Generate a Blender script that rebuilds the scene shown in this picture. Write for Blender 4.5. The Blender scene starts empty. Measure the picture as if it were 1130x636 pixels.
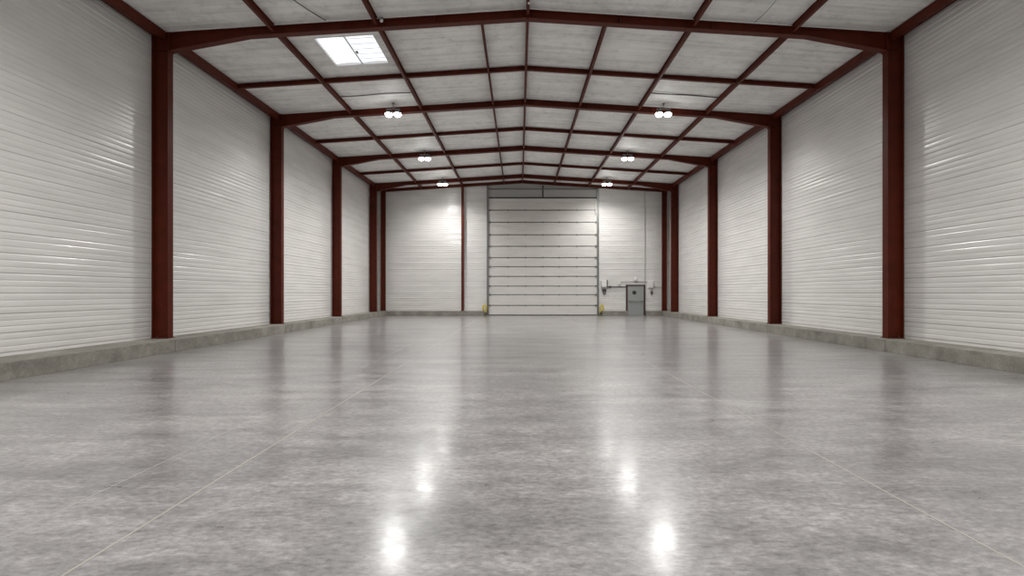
import bpy, bmesh, math, random
from mathutils import Vector
random.seed(7)
S = bpy.context.scene
C = S.collection

# ------------------------------------------------------------------ camera, world, light, exposure
cam_d = bpy.data.cameras.new('camera'); cam = bpy.data.objects.new('camera', cam_d); C.objects.link(cam)
cam.location = (0, 0, 1.5); cam.rotation_euler = (math.pi/2, 0, 0)
F = 551.0
cam_d.sensor_width = 36; cam_d.lens = 36*F/1130
cam_d.shift_x = -8/1130; cam_d.shift_y = 5.3/1130
cam_d.clip_end = 200
S.camera = cam
S.view_settings.view_transform = 'Standard'; S.view_settings.look = 'None'
S.view_settings.gamma = 1; S.view_settings.use_curve_mapping = False
S.view_settings.exposure = 0.57
w = bpy.data.worlds.new('sky'); S.world = w; w.use_nodes = True
w.node_tree.nodes['Background'].inputs[0].default_value = (0.93, 0.96, 1.0, 1)
w.node_tree.nodes['Background'].inputs[1].default_value = 1.0
LAMP_W = 470.0           # watts per lamp head
LENS = 22.0

# ------------------------------------------------------------------ materials
def mat(name, col, rough=0.5, metal=0.0, spec=0.5):
    m = bpy.data.materials.new(name); m.use_nodes = True
    b = m.node_tree.nodes['Principled BSDF']
    b.inputs['Base Color'].default_value = (*col, 1); b.inputs['Roughness'].default_value = rough
    b.inputs['Metallic'].default_value = metal; b.inputs['Specular IOR Level'].default_value = spec
    return m
def N(m, t, **kw):
    n = m.node_tree.nodes.new(t)
    for k, v in kw.items(): setattr(n, k, v)
    return n
def L(m, a, b): m.node_tree.links.new(a, b)
def coords(m, scale=(1, 1, 1)):
    tc = N(m, 'ShaderNodeTexCoord'); mp = N(m, 'ShaderNodeMapping')
    mp.inputs['Scale'].default_value = scale
    L(m, tc.outputs['Object'], mp.inputs['Vector']); return mp.outputs[0]
def noise(m, vec, scale, detail=4, rough=0.55, dist=0.0):
    n = N(m, 'ShaderNodeTexNoise'); n.inputs['Scale'].default_value = scale
    n.inputs['Detail'].default_value = detail; n.inputs['Roughness'].default_value = rough
    n.inputs['Distortion'].default_value = dist
    L(m, vec, n.inputs['Vector']); return n.outputs['Fac']
def ramp(m, fac, stops):
    r = N(m, 'ShaderNodeValToRGB'); e = r.color_ramp.elements
    while len(e) < len(stops): e.new(0.5)
    for i, (p, c) in enumerate(stops):
        e[i].position = p; e[i].color = (*c, 1) if len(c) == 3 else c
    L(m, fac, r.inputs[0]); return r.outputs[0]
def mixc(m, a, b, fac, mode='MULTIPLY'):
    x = N(m, 'ShaderNodeMix', data_type='RGBA', blend_type=mode)
    if isinstance(fac, (int, float)): x.inputs[0].default_value = fac
    else: L(m, fac, x.inputs[0])
    for s, v in ((6, a), (7, b)):
        if isinstance(v, tuple): x.inputs[s].default_value = (*v, 1)
        else: L(m, v, x.inputs[s])
    return x.outputs[2]
def bump(m, h, strength, dist=0.01):
    b = N(m, 'ShaderNodeBump'); b.inputs['Strength'].default_value = strength
    b.inputs['Distance'].default_value = dist
    L(m, h, b.inputs['Height']); L(m, b.outputs[0], m.node_tree.nodes['Principled BSDF'].inputs['Normal'])
def bc(m, sock): L(m, sock, m.node_tree.nodes['Principled BSDF'].inputs['Base Color'])
def ro(m, sock): L(m, sock, m.node_tree.nodes['Principled BSDF'].inputs['Roughness'])

# polished concrete floor
M_floor = mat('polished_concrete', (0.3, 0.3, 0.3), 0.25)
v = coords(M_floor)
n1 = noise(M_floor, v, 0.35, 5, 0.6); vs_ = coords(M_floor, (0.55, 1.0, 1.0)); n2 = noise(M_floor, vs_, 4.5, 9, 0.74, 0.15)
n3 = noise(M_floor, vs_, 26, 6, 0.7); n4 = noise(M_floor, v, 38, 2)
c = ramp(M_floor, n2, [(0.28, (0.17, 0.166, 0.164)), (0.5, (0.26, 0.254, 0.25)), (0.72, (0.37, 0.361, 0.355))])
c = mixc(M_floor, c, ramp(M_floor, n1, [(0.3, (0.86, 0.86, 0.87)), (0.7, (1.1, 1.09, 1.08))]), 1.0)
c = mixc(M_floor, c, ramp(M_floor, n3, [(0.32, (0.62, 0.62, 0.62)), (0.66, (1.32, 1.32, 1.32))]), 1.0)
c = mixc(M_floor, c, ramp(M_floor, n4, [(0.24, (0.45, 0.45, 0.45)), (0.30, (1, 1, 1))]), 1.0)
vl = coords(M_floor, (0.30, 1.3, 1.0)); n5 = noise(M_floor, vl, 1.3, 9, 0.72, 0.4)
c = mixc(M_floor, c, ramp(M_floor, n5, [(0.32, (0.66, 0.66, 0.665)), (0.5, (0.98, 0.98, 0.98)), (0.68, (1.34, 1.33, 1.32))]), 1.0)
bc(M_floor, c)
ro(M_floor, ramp(M_floor, n2, [(0.3, (0.26,)*3), (0.7, (0.42,)*3)]))
bf = M_floor.node_tree.nodes['Principled BSDF']; bf.inputs['Coat Weight'].default_value = 0.5; bf.inputs['Coat IOR'].default_value = 1.5
L(M_floor, ramp(M_floor, n2, [(0.3, (0.25,)*3), (0.7, (0.11,)*3)]), bf.inputs['Coat Roughness'])
bump(M_floor, n3, 0.10, 0.004)

M_joint = mat('joint_sealant', (0.36, 0.34, 0.30), 0.35)
# raw concrete kerb
M_kerb = mat('raw_concrete', (0.3, 0.3, 0.27), 0.85)
v = coords(M_kerb)
c = ramp(M_kerb, noise(M_kerb, v, 1.6, 7, 0.7), [(0.3, (0.16, 0.152, 0.13)), (0.55, (0.27, 0.26, 0.225)), (0.75, (0.38, 0.37, 0.33))])
c = mixc(M_kerb, c, ramp(M_kerb, noise(M_kerb, v, 30, 3), [(0.3, (0.82,)*3), (0.6, (1.05,)*3)]), 1.0)
bc(M_kerb, c); bump(M_kerb, noise(M_kerb, v, 40, 4), 0.3, 0.01)
# lacquered white profiled steel
M_wall = mat('white_profiled_steel', (0.72, 0.70, 0.67), 0.24, 0.0, 0.7)
v = coords(M_wall, (0.5, 0.5, 3))
c = ramp(M_wall, noise(M_wall, v, 1.2, 4), [(0.3, (0.67, 0.66, 0.64)), (0.7, (0.76, 0.75, 0.73))])
bc(M_wall, c)
# ceiling insulation facing
M_ceil = mat('ceiling_insulation_facing', (0.5, 0.5, 0.48), 0.55)
v = coords(M_ceil)
c = ramp(M_ceil, noise(M_ceil, v, 0.7, 5, 0.6), [(0.3, (0.76, 0.76, 0.74)), (0.7, (0.93, 0.93, 0.91))])
v2 = coords(M_ceil, (0.35, 6, 1))
st = noise(M_ceil, v2, 1.0, 3, 0.6)
c = mixc(M_ceil, c, ramp(M_ceil, st, [(0.32, (0.84,)*3), (0.55, (1.04,)*3)]), 1.0)
v3 = coords(M_ceil, (1, 1, 1))
c = mixc(M_ceil, c, ramp(M_ceil, noise(M_ceil, v3, 3.5, 6, 0.7), [(0.3, (0.80,)*3), (0.5, (1.0,)*3)]), 1.0)
bc(M_ceil, c); bump(M_ceil, st, 0.35, 0.03)
# oxide red painted steel
M_red = mat('oxide_red_paint', (0.085, 0.014, 0.010), 0.45, 0.0, 0.15)
v = coords(M_red)
bc(M_red, ramp(M_red, noise(M_red, v, 3, 5, 0.6), [(0.3, (0.074, 0.0125, 0.0058)), (0.7, (0.104, 0.0175, 0.0082))]))
M_door = mat('sectional_door_white', (0.66, 0.645, 0.615), 0.38)
bc(M_door, ramp(M_door, noise(M_door, coords(M_door, (0.6, 1, 2)), 1.3, 4), [(0.3, (0.62, 0.605, 0.575)), (0.7, (0.68, 0.665, 0.635))]))
M_seal = mat('dark_rubber_seal', (0.05, 0.05, 0.048), 0.6)
M_galv = mat('galvanised_steel', (0.22, 0.22, 0.215), 0.45, 0.6)
M_hdr = mat('header_panel_grey', (0.42, 0.415, 0.40), 0.5)
M_grey = mat('grey_door_paint', (0.30, 0.315, 0.31), 0.45)
M_frame = mat('dark_frame_paint', (0.06, 0.03, 0.026), 0.5)
M_white = mat('white_plastic', (0.75, 0.74, 0.72), 0.4)
M_dark = mat('dark_fittings', (0.04, 0.038, 0.035), 0.5)
M_yel = mat('safety_yellow', (0.62, 0.50, 0.06), 0.45)
M_blk = mat('safety_black', (0.02, 0.02, 0.02), 0.5)
M_alu = mat('skylight_aluminium', (0.75, 0.75, 0.76), 0.4, 0.2)
M_glass = bpy.data.materials.new('opal_polycarbonate'); M_glass.use_nodes = True
nt = M_glass.node_tree; nt.nodes.clear()
o_ = nt.nodes.new('ShaderNodeOutputMaterial'); t_ = nt.nodes.new('ShaderNodeBsdfTranslucent')
t_.inputs[0].default_value = (0.93, 0.94, 0.96, 1)
wv = nt.nodes.new('ShaderNodeTexWave'); wv.wave_type = 'BANDS'; wv.bands_direction = 'Y'; wv.inputs['Scale'].default_value = 2.0
tcg = nt.nodes.new('ShaderNodeTexCoord'); nt.links.new(tcg.outputs['Object'], wv.inputs[0])
rg = nt.nodes.new('ShaderNodeValToRGB'); rg.color_ramp.elements[0].color = (0.72, 0.73, 0.76, 1); rg.color_ramp.elements[0].position = 0.02
rg.color_ramp.elements[1].color = (0.95, 0.95, 0.96, 1); rg.color_ramp.elements[1].position = 0.2
nt.links.new(wv.outputs[1], rg.inputs[0]); nt.links.new(rg.outputs[0], t_.inputs[0])
nt.links.new(t_.outputs[0], o_.inputs[0])
def emis(name, col, s):
    m = bpy.data.materials.new(name); m.use_nodes = True
    b = m.node_tree.nodes['Principled BSDF']
    b.inputs['Emission Color'].default_value = (*col, 1); b.inputs['Emission Strength'].default_value = s
    b.inputs['Base Color'].default_value = (0.8, 0.8, 0.8, 1)
    return m
M_lens = emis('lit_lens', (1.0, 0.99, 0.96), LENS)

# ------------------------------------------------------------------ mesh helpers
class MB:
    def __init__(self): self.v = []; self.f = []; self.s = []
    def add(self, vs, fs, smooth=False):
        o = len(self.v); self.v += [tuple(p) for p in vs]
        self.f += [[i+o for i in f] for f in fs]; self.s += [smooth]*len(fs); return self
    def box(self, a, b):
        x0, y0, z0 = a; x1, y1, z1 = b
        x0, x1 = min(x0, x1), max(x0, x1); y0, y1 = min(y0, y1), max(y0, y1); z0, z1 = min(z0, z1), max(z0, z1)
        return self.add([(x0,y0,z0),(x1,y0,z0),(x1,y1,z0),(x0,y1,z0),(x0,y0,z1),(x1,y0,z1),(x1,y1,z1),(x0,y1,z1)],
            [(0,3,2,1),(4,5,6,7),(0,1,5,4),(1,2,6,5),(2,3,7,6),(3,0,4,7)])
    def prism(self, poly, y0, y1):                  # poly in XZ, extruded along Y
        n = len(poly); vs = [(x, y0, z) for x, z in poly] + [(x, y1, z) for x, z in poly]
        return self.add(vs, [tuple(range(n)), tuple(range(2*n-1, n-1, -1))] + [(i, i+n, (i+1) % n+n, (i+1) % n) for i in range(n)])
    def hull(self, a, b):                           # two quads (4 pts each) -> box
        return self.add(list(a)+list(b), [(3,2,1,0),(4,5,6,7),(0,1,5,4),(1,2,6,5),(2,3,7,6),(3,0,4,7)])
    def tube(self, pts, r, n=10, rs=None):
        pts = [Vector(p) for p in pts]; rings = []
        for i, p in enumerate(pts):
            t = (pts[min(i+1, len(pts)-1)] - pts[max(i-1, 0)]).normalized()
            up = Vector((0, 0, 1)) if abs(t.z) < 0.9 else Vector((1, 0, 0))
            u = t.cross(up).normalized(); w_ = t.cross(u)
            rr = rs[i] if rs else r
            rings.append([p + (u*math.cos(2*math.pi*k/n) + w_*math.sin(2*math.pi*k/n))*rr for k in range(n)])
        vs = [q for R_ in rings for q in R_]; fs = []
        for i in range(len(pts)-1):
            for k in range(n): fs.append((i*n+k, i*n+(k+1) % n, (i+1)*n+(k+1) % n, (i+1)*n+k))
        self.add(vs, fs, True)
        o = len(self.v)-len(vs)
        self.f += [[o+k for k in reversed(range(n))], [o+(len(pts)-1)*n+k for k in range(n)]]; self.s += [False, False]
        return self
    def lathe(self, prof, c, n=24, axis='Z'):       # prof: (r, h)
        vs = []; fs = []
        for r, h in prof:
            for k in range(n):
                a = 2*math.pi*k/n; p = (r*math.cos(a), r*math.sin(a), h)
                if axis == 'Y': p = (p[0], -p[2], p[1])
                vs.append((c[0]+p[0], c[1]+p[1], c[2]+p[2]))
        for i in range(len(prof)-1):
            for k in range(n): fs.append((i*n+k, i*n+(k+1) % n, (i+1)*n+(k+1) % n, (i+1)*n+k))
        fs.append(tuple(reversed(range(n)))); fs.append(tuple((len(prof)-1)*n+k for k in range(n)))
        return self.add(vs, fs, True)
    def mesh(self, name):
        me = bpy.data.meshes.new(name); me.from_pydata(self.v, [], self.f); me.update()
        bm = bmesh.new(); bm.from_mesh(me); bmesh.ops.recalc_face_normals(bm, faces=bm.faces); bm.to_mesh(me); bm.free()
        for p, s in zip(me.polygons, self.s): p.use_smooth = s
        return me
    def build(self, name, m, parent=None, bevel=0):
        me = self.mesh(name); me.materials.append(m)
        o = bpy.data.objects.new(name, me); C.objects.link(o)
        if parent:
            o.parent = parent; o.matrix_parent_inverse = parent_inv(parent)
        if bevel:
            b = o.modifiers.new('bevel', 'BEVEL'); b.width = bevel; b.segments = 2; b.limit_method = 'ANGLE'
        return o
from mathutils import Matrix
def parent_inv(p):                                  # every mesh keeps world coordinates; only Empties have a location
    return Matrix.Translation(p.location).inverted() if p.type == 'EMPTY' else Matrix.Identity(4)
def empty(name, loc, label=None, cat=None, group=None, kind=None):
    o = bpy.data.objects.new(name, None); C.objects.link(o); o.location = loc; o.empty_display_size = 0.2
    return tag(o, label, cat, group, kind)
def tag(o, label=None, cat=None, group=None, kind=None):
    if label: o['label'] = label
    if cat: o['category'] = cat
    if group: o['group'] = group
    if kind: o['kind'] = kind
    return o

RX = 0.22                                           # ridge line
def R(x): return 8.92 - 0.0635*abs(x-RX)            # ceiling underside
FY = [13.1, 19.1, 25.1, 31.1, 32.78]                # steel frames
Y0, Y1 = -4.0, 33.05
def WL(y): return -9.60 + (y-13.1)*0.013            # plan lines of the side walls
def WR(y): return 10.06 - (y-13.1)*0.008
KL, KR, KH = -8.75, 9.30, 0.31                      # kerb faces and height
CLI = [-9.15, -9.05, -8.95, -8.87, -8.78]           # inner flanges of the columns
CRI = [9.60, 9.55, 9.50, 9.45, 9.37]

# ------------------------------------------------------------------ structure
# floor slabs with saw joints
fl = MB(); xs = [-11, -8.1, -2.42, 2.76, 8.6, 11]; g = 0.006
fl.box((-11, Y0-1, -0.2), (11, Y1+1, 0.0))
tag(fl.build('floor', M_floor), kind='structure')
for i, (x, g) in enumerate(((-2.42, 0.008), (2.76, 0.007))):
    tag(MB().box((x-g, Y0, 0.0), (x+g, 32.3, 0.0015)).build('trim_%d' % (i+1), M_joint), kind='structure')
M_cut = mat('fine_saw_cut', (0.34, 0.33, 0.31), 0.4)
tag(MB().box((-3.16, Y0, 0.0), (-3.15, 15, 0.001)).build('trim_3', M_cut), kind='structure')

# kerbs, with open joints at the columns
def kerb(name, segs):
    k = MB()
    for s in segs: k.add(*s)
    return tag(k.build(name, M_kerb, bevel=0.006), kind='structure')
def kseg(xf, wf, ya, yb):
    a, b = wf(ya), wf(yb)
    vs = [(xf, ya, 0), (xf, yb, 0), (b, yb, 0), (a, ya, 0), (xf, ya, KH), (xf, yb, KH), (b, yb, KH), (a, ya, KH)]
    return vs, [(0,3,2,1),(4,5,6,7),(0,1,5,4),(1,2,6,5),(2,3,7,6),(3,0,4,7)]
cuts = [Y0, 0.7, 6.7, 12.7, 18.7, 24.7, 30.7, Y1-0.02]
kerb('baseboard_left', [kseg(KL, lambda y: WL(y)+0.001, a+0.011, b-0.011) for a, b in zip(cuts, cuts[1:])])
kerb('baseboard_right', [kseg(KR, lambda y: WR(y)-0.001, a+0.011, b-0.011) for a, b in zip(cuts, cuts[1:])])
def kb(x0, x1):
    m_ = MB().box((x0, 32.42, 0), (x1, Y1-0.03, KH)); return m_.v, m_.f
PD0, PD1 = 7.05, 8.33                               # personnel door, outside of frame
DX0, DX1, DH = -2.01, 5.13, 7.77                    # sectional door opening
kerb('baseboard_back', [kb(KL+0.005, -5.2), kb(-5.19, DX0-0.3), kb(DX1+0.3, PD0-0.02), kb(PD1+0.02, KR-0.005)])

# profiled steel wall: one cross-section swept along a plan line
def profile(z0, z1):
    pts = []; z = z0; k = 0; rnd = random.Random(3)
    while z < z1:
        pitch = 0.125*(1 + rnd.uniform(-0.08, 0.08)); deep = 0.013 if k % 3 == 0 else 0.006
        gw = 0.012 if k % 3 == 0 else 0.009
        pts += [(z, 0.0), (z+gw, 0.0), (z+gw+0.012, deep), (z+pitch*0.4, deep+rnd.uniform(0.0, 0.0022)), (z+pitch*0.65, deep+rnd.uniform(0.0, 0.0022)), (z+pitch-0.010, deep-0.002)]
        z += pitch; k += 1
    return [(min(a, z1), d) for a, d in pts]
def sweep(mb, prof, A, B, nrm):
    n = len(prof); vs = []
    for P in (A, B):
        for z, d in prof: vs.append((P[0]+nrm[0]*d, P[1]+nrm[1]*d, z))
    mb.add(vs, [(i, i+1, n+i+1, n+i) for i in range(n-1)], False)
def wall(name, patches, clip=False, nrm=(0, -1), thick=0.12):
    mb = MB()
    for A, B, z0, z1 in patches:
        sweep(mb, [p for p in PROF if z0 <= p[0] <= z1], A, B, nrm)
        # outer skin, so that the wall has real thickness
        q = [(A[0]-nrm[0]*thick, A[1]-nrm[1]*thick), (B[0]-nrm[0]*thick, B[1]-nrm[1]*thick)]
        mb.add([(q[0][0], q[0][1], z0), (q[1][0], q[1][1], z0), (q[1][0], q[1][1], z1), (q[0][0], q[0][1], z1)], [(0, 1, 2, 3)])
    me = mb.mesh(name); me.materials.append(M_wall)
    if clip:
        bm = bmesh.new(); bm.from_mesh(me)
        for sx in (-1, 1):
            bmesh.ops.bisect_plane(bm, geom=bm.verts[:]+bm.edges[:]+bm.faces[:], plane_co=(RX, 0, 8.93), plane_no=(0.0635*sx, 0, 1), clear_outer=True)
        bm.to_mesh(me); bm.free()
    o = bpy.data.objects.new(name, me); C.objects.link(o)
    return tag(o, kind='structure')
PROF = profile(0.0, 9.05)
wall('wall_left', [((WL(Y0), Y0), (WL(Y1), Y1), 0, 8.34)], nrm=(1, 0))
wall('wall_right', [((WR(Y0), Y0), (WR(Y1), Y1), 0, 8.34)], nrm=(-1, 0))
wall('wall_back', [((WL(Y1), Y1), (DX0-0.12, Y1), 0, 9.05), ((DX1+0.12, Y1), (PD0, Y1), 0, 9.05),
                   ((PD0, Y1), (PD1, Y1), 2.06, 9.05), ((PD1, Y1), (WR(Y1), Y1), 0, 9.05)], clip=True)
wall('wall_front', [((WL(Y0), Y0), (WR(Y0), Y0), 0, 9.05)], clip=True, nrm=(0, 1))

# ceiling with the skylight opening
SX0, SX1, SY0, SY1 = -5.72, -4.02, 13.8, 15.55
def slab(mb, xa, xb, ya, yb, t=0.12, wall_l=False, wall_r=False):
    def X(x, y): return WL(y)-0.05 if (wall_l and x == xa) else (WR(y)+0.05 if (wall_r and x == xb) else x)
    q = [(X(xa, ya), ya), (X(xb, ya), ya), (X(xb, yb), yb), (X(xa, yb), yb)]
    mb.hull([(x, y, R(x)) for x, y in q], [(x, y, R(x)+t) for x, y in q])
ce = MB()
slab(ce, -9.6, SX0, Y0-0.1, Y1+0.1, wall_l=True)
slab(ce, SX0, SX1, Y0-0.1, SY0); slab(ce, SX0, SX1, SY1, Y1+0.1)
slab(ce, SX1, RX, Y0-0.1, Y1+0.1); slab(ce, RX, 10, Y0-0.1, Y1+0.1, wall_r=True)
tag(ce.build('ceiling', M_ceil), kind='structure')

# ------------------------------------------------------------------ steel columns
ORD = ['nearest', 'second', 'third', 'fourth', 'gable']
def column(y, xin, side, label, d=0.42, wy=0.2, group='columns along the side walls'):
    s = -1 if side == 'left' else 1                 # outward direction
    xo = xin + s*d; top = min(R(xo), R(xin)) - 0.004
    e = empty('steel_column', ((xin+xo)/2, y, KH), label, 'column', group)
    m = MB(); t = 0.02
    m.box((xin, y-wy/2, KH+0.02), (xin+s*t, y+wy/2, top)).box((xo-s*t, y-wy/2, KH+0.02), (xo, y+wy/2, top))
    m.box((xin+s*t, y-0.006, KH+0.02), (xo-s*t, y+0.006, top-0.02))
    m.box((xin+s*t, y-wy/2+0.01, 7.84), (xo-s*t, y-0.007, 7.86))      # stiffener at the knee
    m.box((xin+s*t, y-wy/2+0.01, top-0.02), (xo-s*t, y+wy/2-0.01, top))
    m.build('shaft', M_red, e)
    MB().box((xin-s*0.02, y-wy/2-0.03, KH), (xo+s*0.0, y+wy/2+0.03, KH+0.02)).build('base_plate', M_red, e)
    for ox in (0.1, d-0.1):
        MB().lathe([(0.018, 0), (0.018, 0.02), (0.009, 0.021), (0.009, 0.05)], (xin+s*ox, y-0.055, KH+0.02), 8).build('anchor_bolt', M_dark, e)
    return e
for side, lst in (('left', CLI), ('right', CRI)):
    for i in range(4):
        column(FY[i], lst[i], side, 'tall dark red steel column on the %s concrete kerb, %s from the camera' % (side, ORD[i]))
column(FY[4], CLI[4], 'left', 'dark red corner column against the back wall, left end', 0.3, 0.16, 'columns of the back wall')
column(FY[4], CRI[4], 'right', 'dark red corner column against the back wall, right end near the grey door', 0.3, 0.16, 'columns of the back wall')
# slim gable post left of the sectional door
e = empty('gable_post', (-3.72, FY[4]+0.02, KH), 'slim dark red post on the back wall left of the white sectional door', 'post')
y = FY[4]; m = MB(); top = R(-3.72)-0.24
m.box((-3.80, y-0.07, KH+0.015), (-3.64, y-0.055, top)).box((-3.80, y+0.055, KH+0.015), (-3.64, y+0.07, top)).box((-3.725, y-0.055, KH+0.015), (-3.715, y+0.055, top))
m.build('shaft', M_red, e); MB().box((-3.86, y-0.11, KH), (-3.58, y+0.11, KH+0.015)).build('base_plate', M_red, e)

# ------------------------------------------------------------------ roof beams
def roof_beam(i, depth=0.25, wy=0.2, haunch=True):
    y = FY[i]; e = empty('roof_beam', (RX, y, R(RX)-depth),
        ['dark red roof beam nearest the camera, spanning the hall wall to wall', 'second dark red roof beam from the camera, just behind the two nearest lamps',
         'third dark red roof beam from the camera, crossing the middle of the hall', 'fourth dark red roof beam, just in front of the back wall',
         'slim dark red roof beam lying against the back wall above the white door'][i], 'beam', 'roof beams')
    t = 0.018
    for s, xc in ((-1, CLI[i]), (1, CRI[i])):
        xe = xc - s*0.022; x0 = RX + s*0.012
        def top(x): return R(x)-0.004
        m = MB()
        def band(m, xa, xb, za, zb, ya, yb, ha, hb):   # sloped slab from (xa,za) to (xb,zb), thickness ha/hb downward
            m.prism([(xa, za), (xb, zb), (xb, zb-hb), (xa, za-ha)], ya, yb)
        band(m, x0, xe, top(x0), top(xe), y-wy/2, y+wy/2, t, t)
        band(m, x0, xe, top(x0)-t, top(xe)-t, y-0.006, y+0.006, depth-2*t, depth-2*t)
        xh = RX + s*7.3 if haunch else xe
        band(m, x0, xh, top(x0)-depth+t, top(xh)-depth+t, y-wy/2, y+wy/2, t, t)
        for f in (0.33, 0.66):                          # small web stiffeners
            xs_ = x0+(xh-x0)*f; m.box((xs_-0.006, y-wy/2+0.01, top(xs_)-depth+t), (xs_+0.006, y-0.008, top(xs_)-t-0.004))
        r = m.build('rafter', M_red, e)
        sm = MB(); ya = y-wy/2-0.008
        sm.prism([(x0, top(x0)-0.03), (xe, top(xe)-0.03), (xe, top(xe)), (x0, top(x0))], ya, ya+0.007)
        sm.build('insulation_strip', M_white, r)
        if haunch:
            h = MB(); zb0 = top(xh)-depth; zb1 = top(xe)-0.50
            h.prism([(xh, zb0+t), (xe, top(xe)-depth+t), (xe, zb1+t), (xh, zb0+t-0.001)], y-0.006, y+0.006)
            h.prism([(xh, zb0+t), (xe, zb1+t), (xe, zb1), (xh, zb0)], y-wy/2, y+wy/2)
            h.box((xe, y-wy/2, zb1-0.02), (xe+s*0.02, y+wy/2, top(xe)-t))
            h.build('haunch', M_red, r)
    MB().box((RX-0.011, y-wy/2, R(RX)-depth-0.03), (RX+0.011, y+wy/2, R(RX)-0.03)).build('ridge_plate', M_red, e)
    return e
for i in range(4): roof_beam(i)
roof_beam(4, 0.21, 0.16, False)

# ------------------------------------------------------------------ purlins, one length per bay
BAY = ['in front of the nearest roof beam', 'between nearest and second roof beams', 'between second and third roof beams',
       'between third and fourth roof beams', 'between fourth roof beam and back wall']
PX = [(-6.40, 'third dark red purlin left of the ridge'), (-3.72, 'second dark red purlin left of the ridge'), (-1.0, 'thin dark red purlin first left of the ridge'),
      (RX, 'dark red ridge purlin'), (2.30, 'first dark red purlin right of the ridge'), (4.55, 'second dark red purlin right of the ridge'), (7.12, 'third dark red purlin right of the ridge')]
ends = [(3.0, 12.99), (13.21, 18.99), (19.21, 24.99), (25.21, 30.99), (31.21, 32.69)]
for b, (ya, yb) in enumerate(ends):
    for x, lab in PX:
        if b == 0 and x in (-1.0, 2.30): continue
        d = 0.19; wf = 0.075 if x != -1.0 else 0.05; t = 0.009; zt = R(x)-0.012
        if x == RX: zt -= 0.0
        m = MB().box((x-wf/2, ya, zt-d), (x+wf/2, yb, zt-d+t)).box((x-wf/2, ya, zt-t), (x+wf/2, yb, zt)).box((x-0.004, ya, zt-d+t), (x+0.004, yb, zt-t))
        o = m.build('purlin', M_red); tag(o, '%s, %s' % (lab, BAY[b]), 'purlin', 'purlins under the ceiling')
    for side in ('left', 'right'):
        s = -1 if side == 'left' else 1; W = WL if s < 0 else WR
        m = MB()
        for (da, db, za, zb) in ((0.40, 0.392, 0.24, 0.01), (0.40, 0.30, 0.24, 0.23), (0.40, 0.30, 0.02, 0.01), (0.30, 0.032, 0.10, 0.09)):
            p = []
            for yy in (ya, yb):
                xa, xb = W(yy)-s*da, W(yy)-s*db; zt = R(W(yy)-s*0.40)-0.012
                p.append([(xa, yy, zt-za), (xb, yy, zt-za), (xb, yy, zt-zb), (xa, yy, zt-zb)])
            m.hull(*p)
        tag(m.build('eave_purlin', M_red), 'dark red eave purlin along the %s wall top, %s' % (side, BAY[b]), 'purlin', 'eave purlins along the wall tops')
# bridging lines halfway along each bay
for k, yc in enumerate((16.3, 22.3, 28.3)):
    m = MB(); xs = [WL(yc)+0.405] + [p[0] for p in PX] + [WR(yc)-0.405]
    for j in range(len(xs)-1):
        hw = lambda x: 0.0 if x in (xs[0], xs[-1]) else (0.039 if x != -1.0 else 0.027)
        xa = xs[j]+hw(xs[j]); xb = xs[j+1]-hw(xs[j+1])
        za, zb = R(xa)-0.02, R(xb)-0.02; t = 0.009; d = 0.135
        m.prism([(xa, za-d), (xb, zb-d), (xb, zb-d+t), (xa, za-d+t)], yc-0.05, yc+0.05)
        m.prism([(xa, za-t), (xb, zb-t), (xb, zb), (xa, za)], yc-0.05, yc+0.05)
        m.prism([(xa, za-d+t), (xb, zb-d+t), (xb, zb-t), (xa, za-t)], yc-0.004, yc+0.004)
    tag(m.build('cross_beam', M_red), 'thin dark red cross beam midway between the %s roof beams' % ['nearest and second', 'second and third', 'third and fourth'][k], 'beam', 'thin cross beams between the roof beams')

# ------------------------------------------------------------------ skylight
e = empty('skylight', ((SX0+SX1)/2, (SY0+SY1)/2, R(-4.9)+0.12), 'bright two-pane rectangular skylight in the left roof slope behind the nearest beam', 'skylight')
def rz(x, h): return R(x)+h
H1 = 0.10; m = MB(); w_ = 0.04
for (xa, xb, ya, yb) in ((SX0+.003, SX0+w_, SY0+.003, SY1-.003), (SX1-w_, SX1-.003, SY0+.003, SY1-.003), (SX0+w_, SX1-w_, SY0+.003, SY0+w_), (SX0+w_, SX1-w_, SY1-w_, SY1-.003)):
    q = [(xa, ya), (xb, ya), (xb, yb), (xa, yb)]
    m.hull([(x, y, rz(x, 0.0)) for x, y in q], [(x, y, rz(x, H1)) for x, y in q])
m.build('upstand', M_white, e)
xm = (SX0+SX1)/2
q = [(xm-0.02, SY0+w_), (xm+0.02, SY0+w_), (xm+0.02, SY1-w_), (xm-0.02, SY1-w_)]
MB().hull([(x, y, rz(x, 0.012)) for x, y in q], [(x, y, rz(x, 0.05)) for x, y in q]).build('glazing_bar', M_alu, e)
for xa, xb in ((SX0+w_, xm), (xm, SX1-w_)):
    n = 12; vs = []; fs = []
    for j in range(n+1):
        f = j/n; x = xa+(xb-xa)*f; z = rz(x, 0.055)+0.03*math.sin(math.pi*f)
        vs += [(x, SY0+w_, z), (x, SY1-w_, z)]
    fs = [(2*j, 2*j+2, 2*j+3, 2*j+1) for j in range(n)]
    MB().add(vs, fs, True).build('glazing_pane', M_glass, e)
for k in range(5):                                  # opening vent louvres under the right half
    y = SY0+0.22+k*0.30
    MB().hull([(xm+0.03, y, rz(xm+0.03, 0.03)), (SX1-w_-.005, y, rz(SX1-w_, 0.03)), (SX1-w_-.005, y+0.012, rz(SX1-w_, 0.03)), (xm+0.03, y+0.012, rz(xm+0.03, 0.03))],
              [(xm+0.03, y, rz(xm+0.03, 0.045)), (SX1-w_-.005, y, rz(SX1-w_, 0.045)), (SX1-w_-.005, y+0.012, rz(SX1-w_, 0.045)), (xm+0.03, y+0.012, rz(xm+0.03, 0.045))]).build('louvre_rod', M_alu, e)
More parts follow.
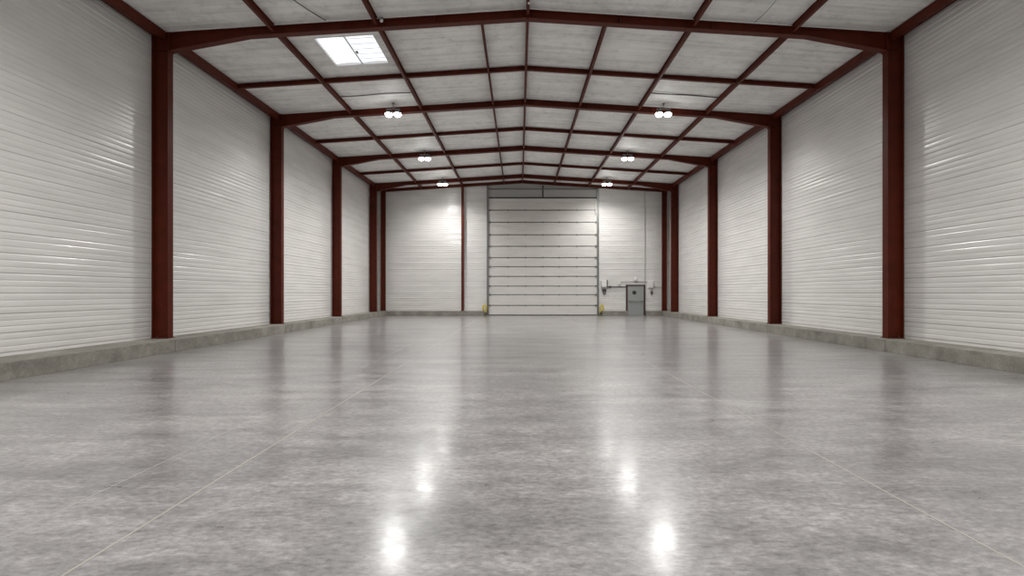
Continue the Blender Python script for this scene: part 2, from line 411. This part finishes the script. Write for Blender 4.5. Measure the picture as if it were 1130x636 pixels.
MB().box((xm+0.05, SY0+0.9, rz(xm, 0.0)), (xm+0.11, SY0+1.0, rz(xm, 0.028))).build('opener_motor', M_dark, e)

# ------------------------------------------------------------------ sectional door
e = empty('door_1', ((DX0+DX1)/2, Y1, 0), 'tall white sectional door of eleven stacked panels in the back wall', None, None, 'structure')
seams = [0.0, 0.66, 1.37, 1.94, 2.58, 3.22, 3.82, 4.57, 5.33, 6.16, 6.96, DH]
yd = Y1 - 0.02
for a, b in zip(seams, seams[1:]):
    m = MB(); z0, z1 = a+0.028, b-0.028
    if a == 0: z0 = 0.05
    nr = 5; hgt = (z1-z0)/nr                         # shallow horizontal ribs pressed into the panel
    prof = [(z0, 0.02)]
    for k in range(nr):
        zc = z0+k*hgt; prof += [(zc+0.012, 0.045), (zc+hgt*0.5, 0.048), (zc+hgt-0.012, 0.045), (zc+hgt-0.004 if k < nr-1 else z1, 0.038 if k < nr-1 else 0.02)]
    n = len(prof); vs = [(x, yd-d, z) for x in (DX0, DX1) for z, d in prof] + [(x, yd+0.02, z) for x in (DX0, DX1) for z in (z0, z1)]
    fs = [(i, i+1, n+i+1, n+i) for i in range(n-1)] + [tuple(range(n))+(2*n+1, 2*n), tuple(range(n, 2*n))+(2*n+3, 2*n+2), (2*n, 2*n+1, 2*n+3, 2*n+2), (0, n, 2*n+2, 2*n), (n-1, 2*n-1, 2*n+3, 2*n+1)]
    p = MB().add(vs, fs).build('door_panel', M_door, e)
    if b < DH:
        for hx in (-0.72, 0.42, 1.56, 2.64, 3.80):
            MB().box((hx-0.03, yd-0.075, b-0.05), (hx+0.03, yd-0.049, b+0.05)).build('hinge', M_galv, p)
        MB().box((DX1-0.13, yd-0.085, b-0.06), (DX1-0.005, yd-0.049, b+0.06)).build('roller_bracket', M_galv, p)
        MB().box((DX0+0.005, yd-0.085, b-0.06), (DX0+0.13, yd-0.049, b+0.06)).build('roller_bracket', M_galv, p)
m = MB()
for z in seams[1:-1]: m.box((DX0, yd-0.035, z-0.027), (DX1, yd+0.01, z+0.027))
m.build('seam_seal', M_galv, e)
MB().box((DX0, yd-0.04, 0.0), (DX1, yd+0.02, 0.049)).build('bottom_seal', M_seal, e)
for x0, s in ((DX0, -1), (DX1, 1)):
    m = MB(); m.box((x0, Y1-0.14, 0.0), (x0+s*0.03, Y1+0.02, 8.62)).box((x0+s*0.03, Y1-0.15, 0.0), (x0+s*0.13, Y1-0.135, 8.62)).box((x0+s*0.10, Y1-0.135, 0), (x0+s*0.13, Y1+0.02, 8.62))
    m.build('track', M_galv, e)
MB().box((DX1-0.10, Y1-0.17, 6.75), (DX1-0.02, Y1-0.155, 7.55)).build('counterweight_plate', M_white, e)
# header above the door
m = MB()
for xa, xb in ((DX0-0.12, RX), (RX, DX1+0.12)):
    m.prism([(xa, DH+0.05), (xb, DH+0.05), (xb, R(xb)-0.002), (xa, R(xa)-0.002)], Y1-0.02, Y1+0.08)
m.build('header_panel', M_hdr, e)
MB().box((DX0, Y1-0.09, DH-0.03), (DX1, Y1+0.06, DH+0.049)).build('header_rail', M_seal, e)
MB().box((1.52, Y1-0.06, DH+0.07), (1.60, Y1-0.005, 8.60)).build('header_post', M_dark, e)
MB().tube([(DX0, Y1-0.10, 8.35), (DX1, Y1-0.10, 8.35)], 0.03).build('spring_shaft', M_galv, e)

# track guards, yellow hoops
for x, lab in ((DX0-0.25, 'yellow steel hoop guard at the left foot of the sectional door track'), (DX1+0.25, 'yellow steel hoop guard at the right foot of the sectional door track')):
    yg = 32.55; e = empty('track_guard', (x, yg, 0), lab, 'guard', 'yellow guards at the door tracks')
    pts = [(x-0.09, yg, 0.012), (x-0.09, yg, 0.60)] + [(x-0.09*math.cos(a), yg, 0.60+0.09*math.sin(a)) for a in [math.pi*k/8 for k in range(1, 8)]] + [(x+0.09, yg, 0.60), (x+0.09, yg, 0.012)]
    MB().tube(pts, 0.055, 12).build('hoop', M_yel, e)
    for sx in (-1, 1):
        MB().box((x+sx*0.09-0.07 + (0.03 if sx > 0 else 0)*0, yg-0.07, 0), (x+sx*0.09+0.07, yg+0.07, 0.012)).build('foot_plate', M_blk, e) if sx < 0 else MB().box((x+0.021, yg-0.07, 0), (x+0.16, yg+0.07, 0.012)).build('foot_plate', M_blk, e)
        for z in (0.08,):
            MB().tube([(x+sx*0.09, yg, z), (x+sx*0.09, yg, z+0.14)], 0.0565, 12).build('black_band', M_blk, e)

# ------------------------------------------------------------------ personnel door
e = empty('door_2', ((PD0+PD1)/2, Y1, 0), 'grey personnel door in a dark frame right of the sectional door', None, None, 'structure')
m = MB(); yf = Y1-0.05
m.box((PD0, yf-0.04, 0), (PD0+0.11, Y1+0.05, 2.05)).box((PD1-0.11, yf-0.04, 0), (PD1, Y1+0.05, 2.05)).box((PD0+0.11, yf-0.04, 1.95), (PD1-0.11, Y1+0.05, 2.05))
m.build('door_frame', M_frame, e, bevel=0.004)
MB().box((PD0+0.11, yf-0.04, 0), (PD1-0.11, Y1+0.3, 0.005)).build('threshold', M_galv, e)
lf = MB().box((PD0+0.112, yf-0.01, 0.006), (PD1-0.112, yf+0.035, 1.948)).build('door_leaf', M_grey, e, bevel=0.004)
MB().box((PD0+0.20, yf-0.075, 0.91), (PD1-0.20, yf-0.045, 0.95)).box((PD0+0.20, yf-0.05, 0.88), (PD0+0.27, yf-0.0105, 0.98)).box((PD1-0.27, yf-0.05, 0.88), (PD1-0.20, yf-0.0105, 0.98)).build('push_bar', M_galv, lf)
MB().lathe([(0.13, 0.0), (0.13, 0.02), (0.115, 0.025)], (7.60, yf-0.0105, 1.52), 24, 'Y').build('round_plate', M_dark, lf)
for z in (0.25, 1.0, 1.7): MB().tube([(PD1-0.118, yf-0.02, z-0.05), (PD1-0.118, yf-0.02, z+0.05)], 0.011).build('hinge', M_galv, lf)

# ------------------------------------------------------------------ fittings on the back wall
yw = Y1-0.033
def X(px): return (px-573)/16.67
def H(py): return 1.5+(323.3-py)/16.67
e = empty('control_box', (X(666.5), yw, H(317)), 'white door control box on the back wall beside the right door track', 'control box')
MB().box((X(663.3), yw-0.16, H(317)), (X(669), yw, H(310.2))).build('housing', M_white, e, bevel=0.012)
MB().box((X(664.2), yw-0.175, H(316.2)), (X(668.2), yw-0.161, H(313))).build('front_panel', M_white, e, bevel=0.003)
for i, dx in enumerate((0.08, 0.17)): MB().lathe([(0.018, 0), (0.018, 0.012)], (X(664)+dx, yw-0.161, H(311.6)), 12, 'Y').build('push_button', M_dark, e)
e = empty('hand_winch', (X(667), yw, H(325.5)), 'dark hand winch with hanging chain below the white control box', 'winch')
MB().box((X(664.4), yw-0.09, H(321.5)), (X(668.6), yw, H(319.2))).lathe([(0.03, 0), (0.09, 0.02), (0.09, 0.05), (0.03, 0.06)], (X(666.2), yw-0.09, H(320.4)), 16, 'Y').build('gearbox', M_dark, e)
MB().tube([(X(667)-0.07*math.cos(a), yw-0.05, H(323)-0.12*math.sin(a)) for a in [math.pi*k/8 for k in range(9)]], 0.025, 8).tube([(X(667)-0.07, yw-0.05, H(321.4)), (X(667)-0.07, yw-0.05, H(323))], 0.022, 8).tube([(X(667)+0.07, yw-0.05, H(321.4)), (X(667)+0.07, yw-0.05, H(323))], 0.022, 8).build('chain_loop', M_dark, e)
e = empty('wall_pipe', (X(680), yw, H(317)), 'dark horizontal pipe with a valve, running from the control box to the grey door', 'pipe')
MB().tube([(X(669.8), yw-0.06, H(309.3)), (X(669.8), yw-0.06, H(316)), (X(670.3), yw-0.06, H(316.8)), (X(690.2), yw-0.06, H(316.8))], 0.035, 12).build('pipe_run', M_dark, e)
MB().tube([(X(671.2), yw-0.06, H(316.8)), (X(674), yw-0.06, H(316.8))], 0.065, 12).build('valve_body', M_dark, e)
MB().tube([(X(669.8), yw-0.06, H(316.2)), (X(669.8), yw-0.06, H(318.7))], 0.03, 12).build('pipe_elbow', M_dark, e)
for px in (678, 686): MB().box((X(px)-0.015, yw-0.097, H(317.6)), (X(px)+0.015, yw, H(316))).build('pipe_clip', M_galv, e)
e = empty('junction_box', (X(683), yw, H(314)), 'small white junction box above the dark pipe', 'junction box')
MB().box((X(681.4), yw-0.06, H(314)), (X(684.4), yw, H(310.8))).build('housing', M_white, e, bevel=0.006)
MB().box((X(681.8), yw-0.066, H(313.6)), (X(684), yw-0.061, H(311.2))).build('cover', M_white, e)
tag(MB().tube([(X(684.5), yw-0.02, H(311.6)), (X(714), yw-0.02, H(311.6))], 0.014, 8).build('conduit', M_galv), 'thin grey conduit running level above the grey door', 'conduit')
e = empty('alarm_bell', (X(701), yw, H(308.6)), 'round white alarm bell above the grey door', 'bell')
MB().lathe([(0.10, 0), (0.10, 0.03)], (X(701), yw, H(308.6)), 24, 'Y').build('back_plate', M_white, e)
MB().lathe([(0.13, 0.031), (0.13, 0.05), (0.11, 0.085), (0.06, 0.105), (0.01, 0.11)], (X(701), yw, H(308.6)), 24, 'Y').build('gong', M_white, e)
e = empty('fuse_box', (X(717.5), yw, H(318)), 'white fuse box on the back wall right of the grey door', 'fuse box')
MB().box((X(714.2), yw-0.12, H(317.8)), (X(720.3), yw, H(310.4))).build('housing', M_white, e, bevel=0.01)
MB().box((X(715), yw-0.13, H(316.8)), (X(719.5), yw-0.121, H(311.3))).build('cover', M_white, e)
e = empty('wall_switch', (X(719), yw, H(325)), 'small dark isolator switch hanging below the white fuse box', 'switch')
MB().box((X(718), yw-0.07, H(325)), (X(720), yw, H(321.6))).build('housing', M_dark, e, bevel=0.005)
MB().lathe([(0.03, 0), (0.03, 0.03)], (X(719), yw-0.071, H(323.2)), 12, 'Y').build('knob', M_galv, e)
tag(MB().tube([(X(719), yw-0.02, H(321.5)), (X(719), yw-0.02, H(318))], 0.014, 8).build('cable', M_dark), 'short dark cable between fuse box and isolator switch', 'cable')
tag(MB().tube([(X(720.4), yw-0.02, H(317)), (X(730), yw-0.02, H(317))], 0.014, 8).build('conduit', M_galv), 'thin grey conduit from the fuse box to the right corner column', 'conduit')
for px, lab in ((671, 'small white wall socket nearest the sectional door, below the dark pipe'), (678, 'small white wall socket midway between sectional door and grey door'), (688.6, 'small white wall socket next to the grey door frame')):
    e = empty('wall_socket', (X(px), yw, H(327)), lab, 'socket', 'wall sockets below the dark pipe')
    MB().box((X(px)-0.05, yw-0.04, H(327)), (X(px)+0.05, yw, H(325.2))).build('housing', M_white, e, bevel=0.005)
    MB().lathe([(0.025, 0), (0.02, 0.004)], (X(px), yw-0.041, H(326.1)), 12, 'Y').build('outlet', M_dark, e)
e = empty('presence_sensor', (X(674.6), yw, H(218)), 'small white sensor high on the back wall right of the sectional door', 'sensor')
MB().box((X(673.8), yw-0.08, H(218.4)), (X(675.4), yw, H(216.6))).build('housing', M_white, e, bevel=0.01)
MB().lathe([(0.03, 0), (0.02, 0.02)], (X(674.6), yw-0.081, H(217.5)), 12, 'Y').build('eye', M_dark, e)
tag(MB().box((X(711.2), yw-0.012, 2.1), (X(711.9), yw, R(8.34)-0.02)).build('trim_4', M_hdr), kind='structure')

# ------------------------------------------------------------------ twin high-bay lamps
def lamp(x, y, label):
    z = 8.20; rt = R(x)
    e = empty('twin_lamp', (x, y, z), label, 'lamp', 'twin high-bay lamps under the roof')
    MB().tube([(x, y, z+0.20), (x, y, rt-0.001)], 0.012, 8).lathe([(0.05, rt-0.021), (0.05, rt-0.001)], (x, y, 0), 16).build('hanging_rod', M_galv, e)
    MB().box((x-0.26, y-0.025, z+0.17), (x+0.26, y+0.025, z+0.20)).build('crossbar', M_galv, e, bevel=0.004)
    for s in (-1, 1):
        cx = x+s*0.165
        h = MB().lathe([(0.04, 0.169), (0.06, 0.15), (0.075, 0.10), (0.13, 0.075), (0.14, 0.04), (0.14, 0.015), (0.12, 0.012)], (cx, y, z), 24)
        for k in range(12):
            a = 2*math.pi*k/12; h.box((cx+0.08*math.cos(a)-0.004, y+0.08*math.sin(a)-0.004, z+0.08), (cx+0.08*math.cos(a)+0.004, y+0.08*math.sin(a)+0.004, z+0.14))
        h = h.build('lamp_head', M_galv, e)
        MB().lathe([(0.128, 0.010), (0.128, -0.03), (0.115, -0.065), (0.08, -0.095), (0.04, -0.105), (0.01, -0.108)], (cx, y, z), 24).build('lens', M_lens, h)
        ld = bpy.data.lights.new('lamp_light', 'SPOT'); ld.energy = LAMP_W*(0.62 if y > 30 else 1.0); ld.spot_size = math.radians(163); ld.spot_blend = 1.0
        ld.shadow_soft_size = 0.11; ld.color = (1.0, 0.982, 0.965)
        lo = bpy.data.objects.new('lamp_light', ld); C.objects.link(lo); lo.parent = e; lo.location = (s*0.165, 0, -0.23)
    return e
LY = [18.7, 24.9, 30.75]; o3 = ['nearest', 'middle', 'farthest']
for i, y in enumerate(LY):
    lamp(-4.72, y, 'lit twin round lamp, %s of the three hanging on the left roof slope' % o3[i])
    lamp(5.40, y, 'lit twin round lamp, %s of the three hanging on the right roof slope' % o3[i])
for i, y in enumerate((7.0, 0.5)):  # extra lamps out of view, added to light the near part of the hall
    lamp(-4.72, y, ['lit twin lamp overhead on the left, just above the picture', 'lit twin lamp on the left, directly above the camera'][i])
    lamp(5.40, y, ['lit twin lamp overhead on the right, just above the picture', 'lit twin lamp on the right, directly above the camera'][i])

# ------------------------------------------------------------------ cables and small fittings under the roof
M_cable = mat('grey_cable', (0.12, 0.12, 0.115), 0.6)
tag(MB().tube([(-6.36+t*2.6/8, 17.75, R(-6.36+t*2.6/8)-0.03-0.01*math.sin(t)) for t in range(9)], 0.016, 6).build('supply_cable', M_cable), 'thin grey cable clipped across the left ceiling before the second roof beam', 'cable')
tag(MB().tube([(4.60+t*2.47/8, 17.75, R(4.60+t*2.47/8)-0.03-0.01*math.sin(t)) for t in range(9)], 0.02, 6).build('supply_cable', M_cable), 'thin grey cable clipped across the right ceiling before the second roof beam', 'cable')
tag(MB().tube([(-5.55+t*0.55/8, 11.6+t*1.3/8, R(-5.3)-0.03-0.03*math.sin(t*math.pi/8)) for t in range(9)], 0.014, 6).build('loose_cable', M_cable), 'loose dark cable on the left ceiling in front of the nearest beam', 'cable')
tag(MB().tube([(6.1+t*0.0/8, 11.4+t*1.55/8, R(6.1)-0.03-0.08*math.sin(t*math.pi/8)) for t in range(9)], 0.007, 6).build('loose_cable', M_cable), 'thin loose cable on the right ceiling in front of the nearest beam', 'cable')
e = empty('beam_detector', (-3.55, 12.95, 8.50), 'small white detector on the nearest roof beam left of the ridge', 'detector')
MB().lathe([(0.045, 0), (0.05, 0.03), (0.03, 0.06)], (-3.58, 12.985, 8.57), 16, 'Y').build('housing', M_white, e)
MB().box((-3.62, 12.985, 8.56), (-3.54, 13.0, 8.68)).build('bracket', M_galv, e)
e = empty('ridge_detector', (RX+0.06, 12.6, 8.60), 'small white detector hanging from the ridge purlin before the nearest beam', 'detector')
MB().lathe([(0.02, -0.04), (0.035, -0.02), (0.035, 0.0)], (RX+0.02, 12.4, 8.715), 16).build('housing', M_white, e)
